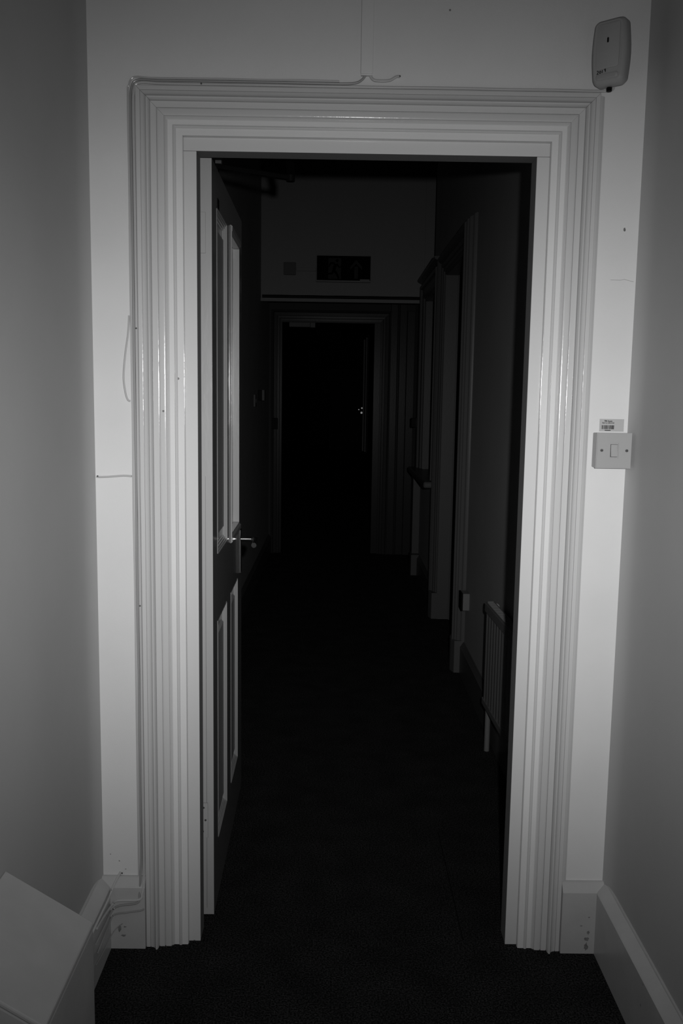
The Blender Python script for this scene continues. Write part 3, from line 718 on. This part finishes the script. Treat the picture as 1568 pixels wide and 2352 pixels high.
fig = [limb((-0.052, bz+0.135), (-0.066, bz+0.085), 0.013, 0.011), limb((-0.064, bz+0.088), (-0.040, bz+0.058), 0.010, 0.009), limb((-0.042, bz+0.060), (-0.026, bz+0.024), 0.009, 0.007),
       limb((-0.068, bz+0.088), (-0.078, bz+0.062), 0.010, 0.008), limb((-0.076, bz+0.063), (-0.118, bz+0.058), 0.007, 0.006),
       limb((-0.058, bz+0.138), (-0.092, bz+0.142), 0.008, 0.007), limb((-0.090, bz+0.144), (-0.103, bz+0.112), 0.007, 0.005),
       limb((-0.046, bz+0.136), (-0.026, bz+0.112), 0.008, 0.006), limb((-0.028, bz+0.112), (-0.004, bz+0.110), 0.006, 0.005),
       [(-0.040+0.0115*math.cos(a), bz+0.160+0.0125*math.sin(a)) for a in [k*math.pi/6 for k in range(12)]]]
flat('running_figure', fig, YS-0.0056, SIGNB, ex)
flat('arrow', [[(0.094, bz+0.026), (0.122, bz+0.026), (0.122, bz+0.118), (0.094, bz+0.118)], [(0.108, bz+0.168), (0.062, bz+0.115), (0.062, bz+0.092), (0.108, bz+0.138)], [(0.108, bz+0.168), (0.154, bz+0.115), (0.154, bz+0.092), (0.108, bz+0.138)]], YS-0.0042, SIGNG, ex)
box('maker_label', 0.138, 0.212, YS-0.005, YS-0.0031, ez0+0.006, ez0+0.022, ENDW, ex)
# fused spur box and short trunking to the sign
sb = thing('spur_box', 'small square box left of the exit sign on the bulkhead', 'electrical box', (-0.41, 5.0, 2.34))
box('box_body', -0.450, -0.360, 4.968, 4.9995, 2.343, 2.433, CTRIM, sb, bevel=0.003)
box('cover_plate', -0.452, -0.358, 4.960, 4.9679, 2.341, 2.435, CTRIM, sb, bevel=0.003)
tk = tag(box('cable_trunking', -0.357, -0.203, 4.984, 4.9995, 2.374, 2.399, ENDW, None, bevel=0.002), 'short horizontal trunking joining the small box to the exit sign', 'trunking')
# trunking ledge and cables across the foot of the bulkhead
tag(box('cable_trunking', CL+0.001, 0.640, 4.955, 4.9995, 2.138, 2.164, ENDW, None, bevel=0.002), 'long pale trunking ledge under the exit sign, across the corridor', 'trunking')
for i, (z, r, lb) in enumerate(((2.1705, 0.006, 'dark cable lying on the trunking ledge under the exit sign'), (2.184, 0.0065, 'upper dark cable strung above the ledge under the exit sign'))):
    pts = [(CL+0.01+k*0.125, 4.990, z+(0.0012 if k % 2 else 0)) for k in range(11)]
    tag(tube('cable', pts, r, DARKMETAL), lb, 'cable')
# closer hanging at the end door head
PALEBOX = mat('closer_cover', 0.09, 0.5, 0.2)
ec = thing('door_closer', 'pale box-shaped door closer under the head of the far doorway', 'door closer', (-0.34, 5.86, 2.01))
box('closer_body', -0.455, -0.270, 5.868, 5.915, 2.012, OH-0.0005, PALEBOX, ec, bevel=0.003)
box('end_cap', -0.2695, -0.225, 5.866, 5.915, 2.008, OH-0.0005, CTRIM, ec, bevel=0.003)
# dark plate on the left architrave of the far doorway, thermostat on the pier
tag(box('latch_plate', -0.598, -0.548, 5.835, 5.850, 1.115, 1.215, DARKMETAL, None, bevel=0.003), 'small dark plate on the left post of the far doorway', 'plate')
th = thing('thermostat', 'small box on the right wall past the window sill', 'thermostat', (CR, 4.96, 1.18))
box('thermostat_body', CR-0.052, CR-0.0005, 4.925, 4.985, 1.182, 1.254, CTRIM, th, bevel=0.003)
box('thermostat_cover', CR-0.090, CR-0.0525, 4.925, 4.985, 1.182, 1.254, DARKMETAL, th, bevel=0.003)
# boxes on the left corridor wall
ca = thing('call_point', 'small raised box on the left corridor wall, nearer the end doorway', 'alarm box', (CL, 4.80, 1.36))
box('box_body', CL+0.0005, CL+0.030, 4.745, 4.83, 1.375, 1.452, DARKMETAL, ca, bevel=0.003)
box('box_cover', CL+0.0305, CL+0.052, 4.742, 4.833, 1.372, 1.455, CTRIM, ca, bevel=0.003)
lc = thing('wall_switch', 'thin switch plate on the left corridor wall, nearer than the raised box', 'switch', (CL, 4.43, 1.33))
box('switch_plate', CL+0.0005, CL+0.014, 4.39, 4.475, 1.330, 1.418, CTRIM, lc, bevel=0.002)
box('rocker', CL+0.0142, CL+0.018, 4.425, 4.440, 1.358, 1.388, CTRIM, lc, bevel=0.001)

# dark door in the far corridor, its bright furniture catching the flash
fd = thing('dark_door', 'unlit dark door far down the corridor with bright knob and lock', 'door', (0.2, 21.42, 0))
box('door_leaf', -0.22, 0.632, 21.42, 21.46, 0.01, 2.1, DARKWOOD, fd, bevel=0.002)
dn = Vector((0.015, -1.0, 0.018)).normalized()
def knob(name, x, z, r, dz=0.0):
    k_ = cyl(name, Vector((x, 21.4195, z)), dn*-1 if dn.y > 0 else dn, r, 0.035, KNOB, fd, n=18)
    return k_
knob('door_knob', 0.612, 0.985, 0.027)
knob('lock_cylinder', 0.622, 1.105, 0.021)
knob('door_bolt_knob', 0.540, 1.065, 0.014)
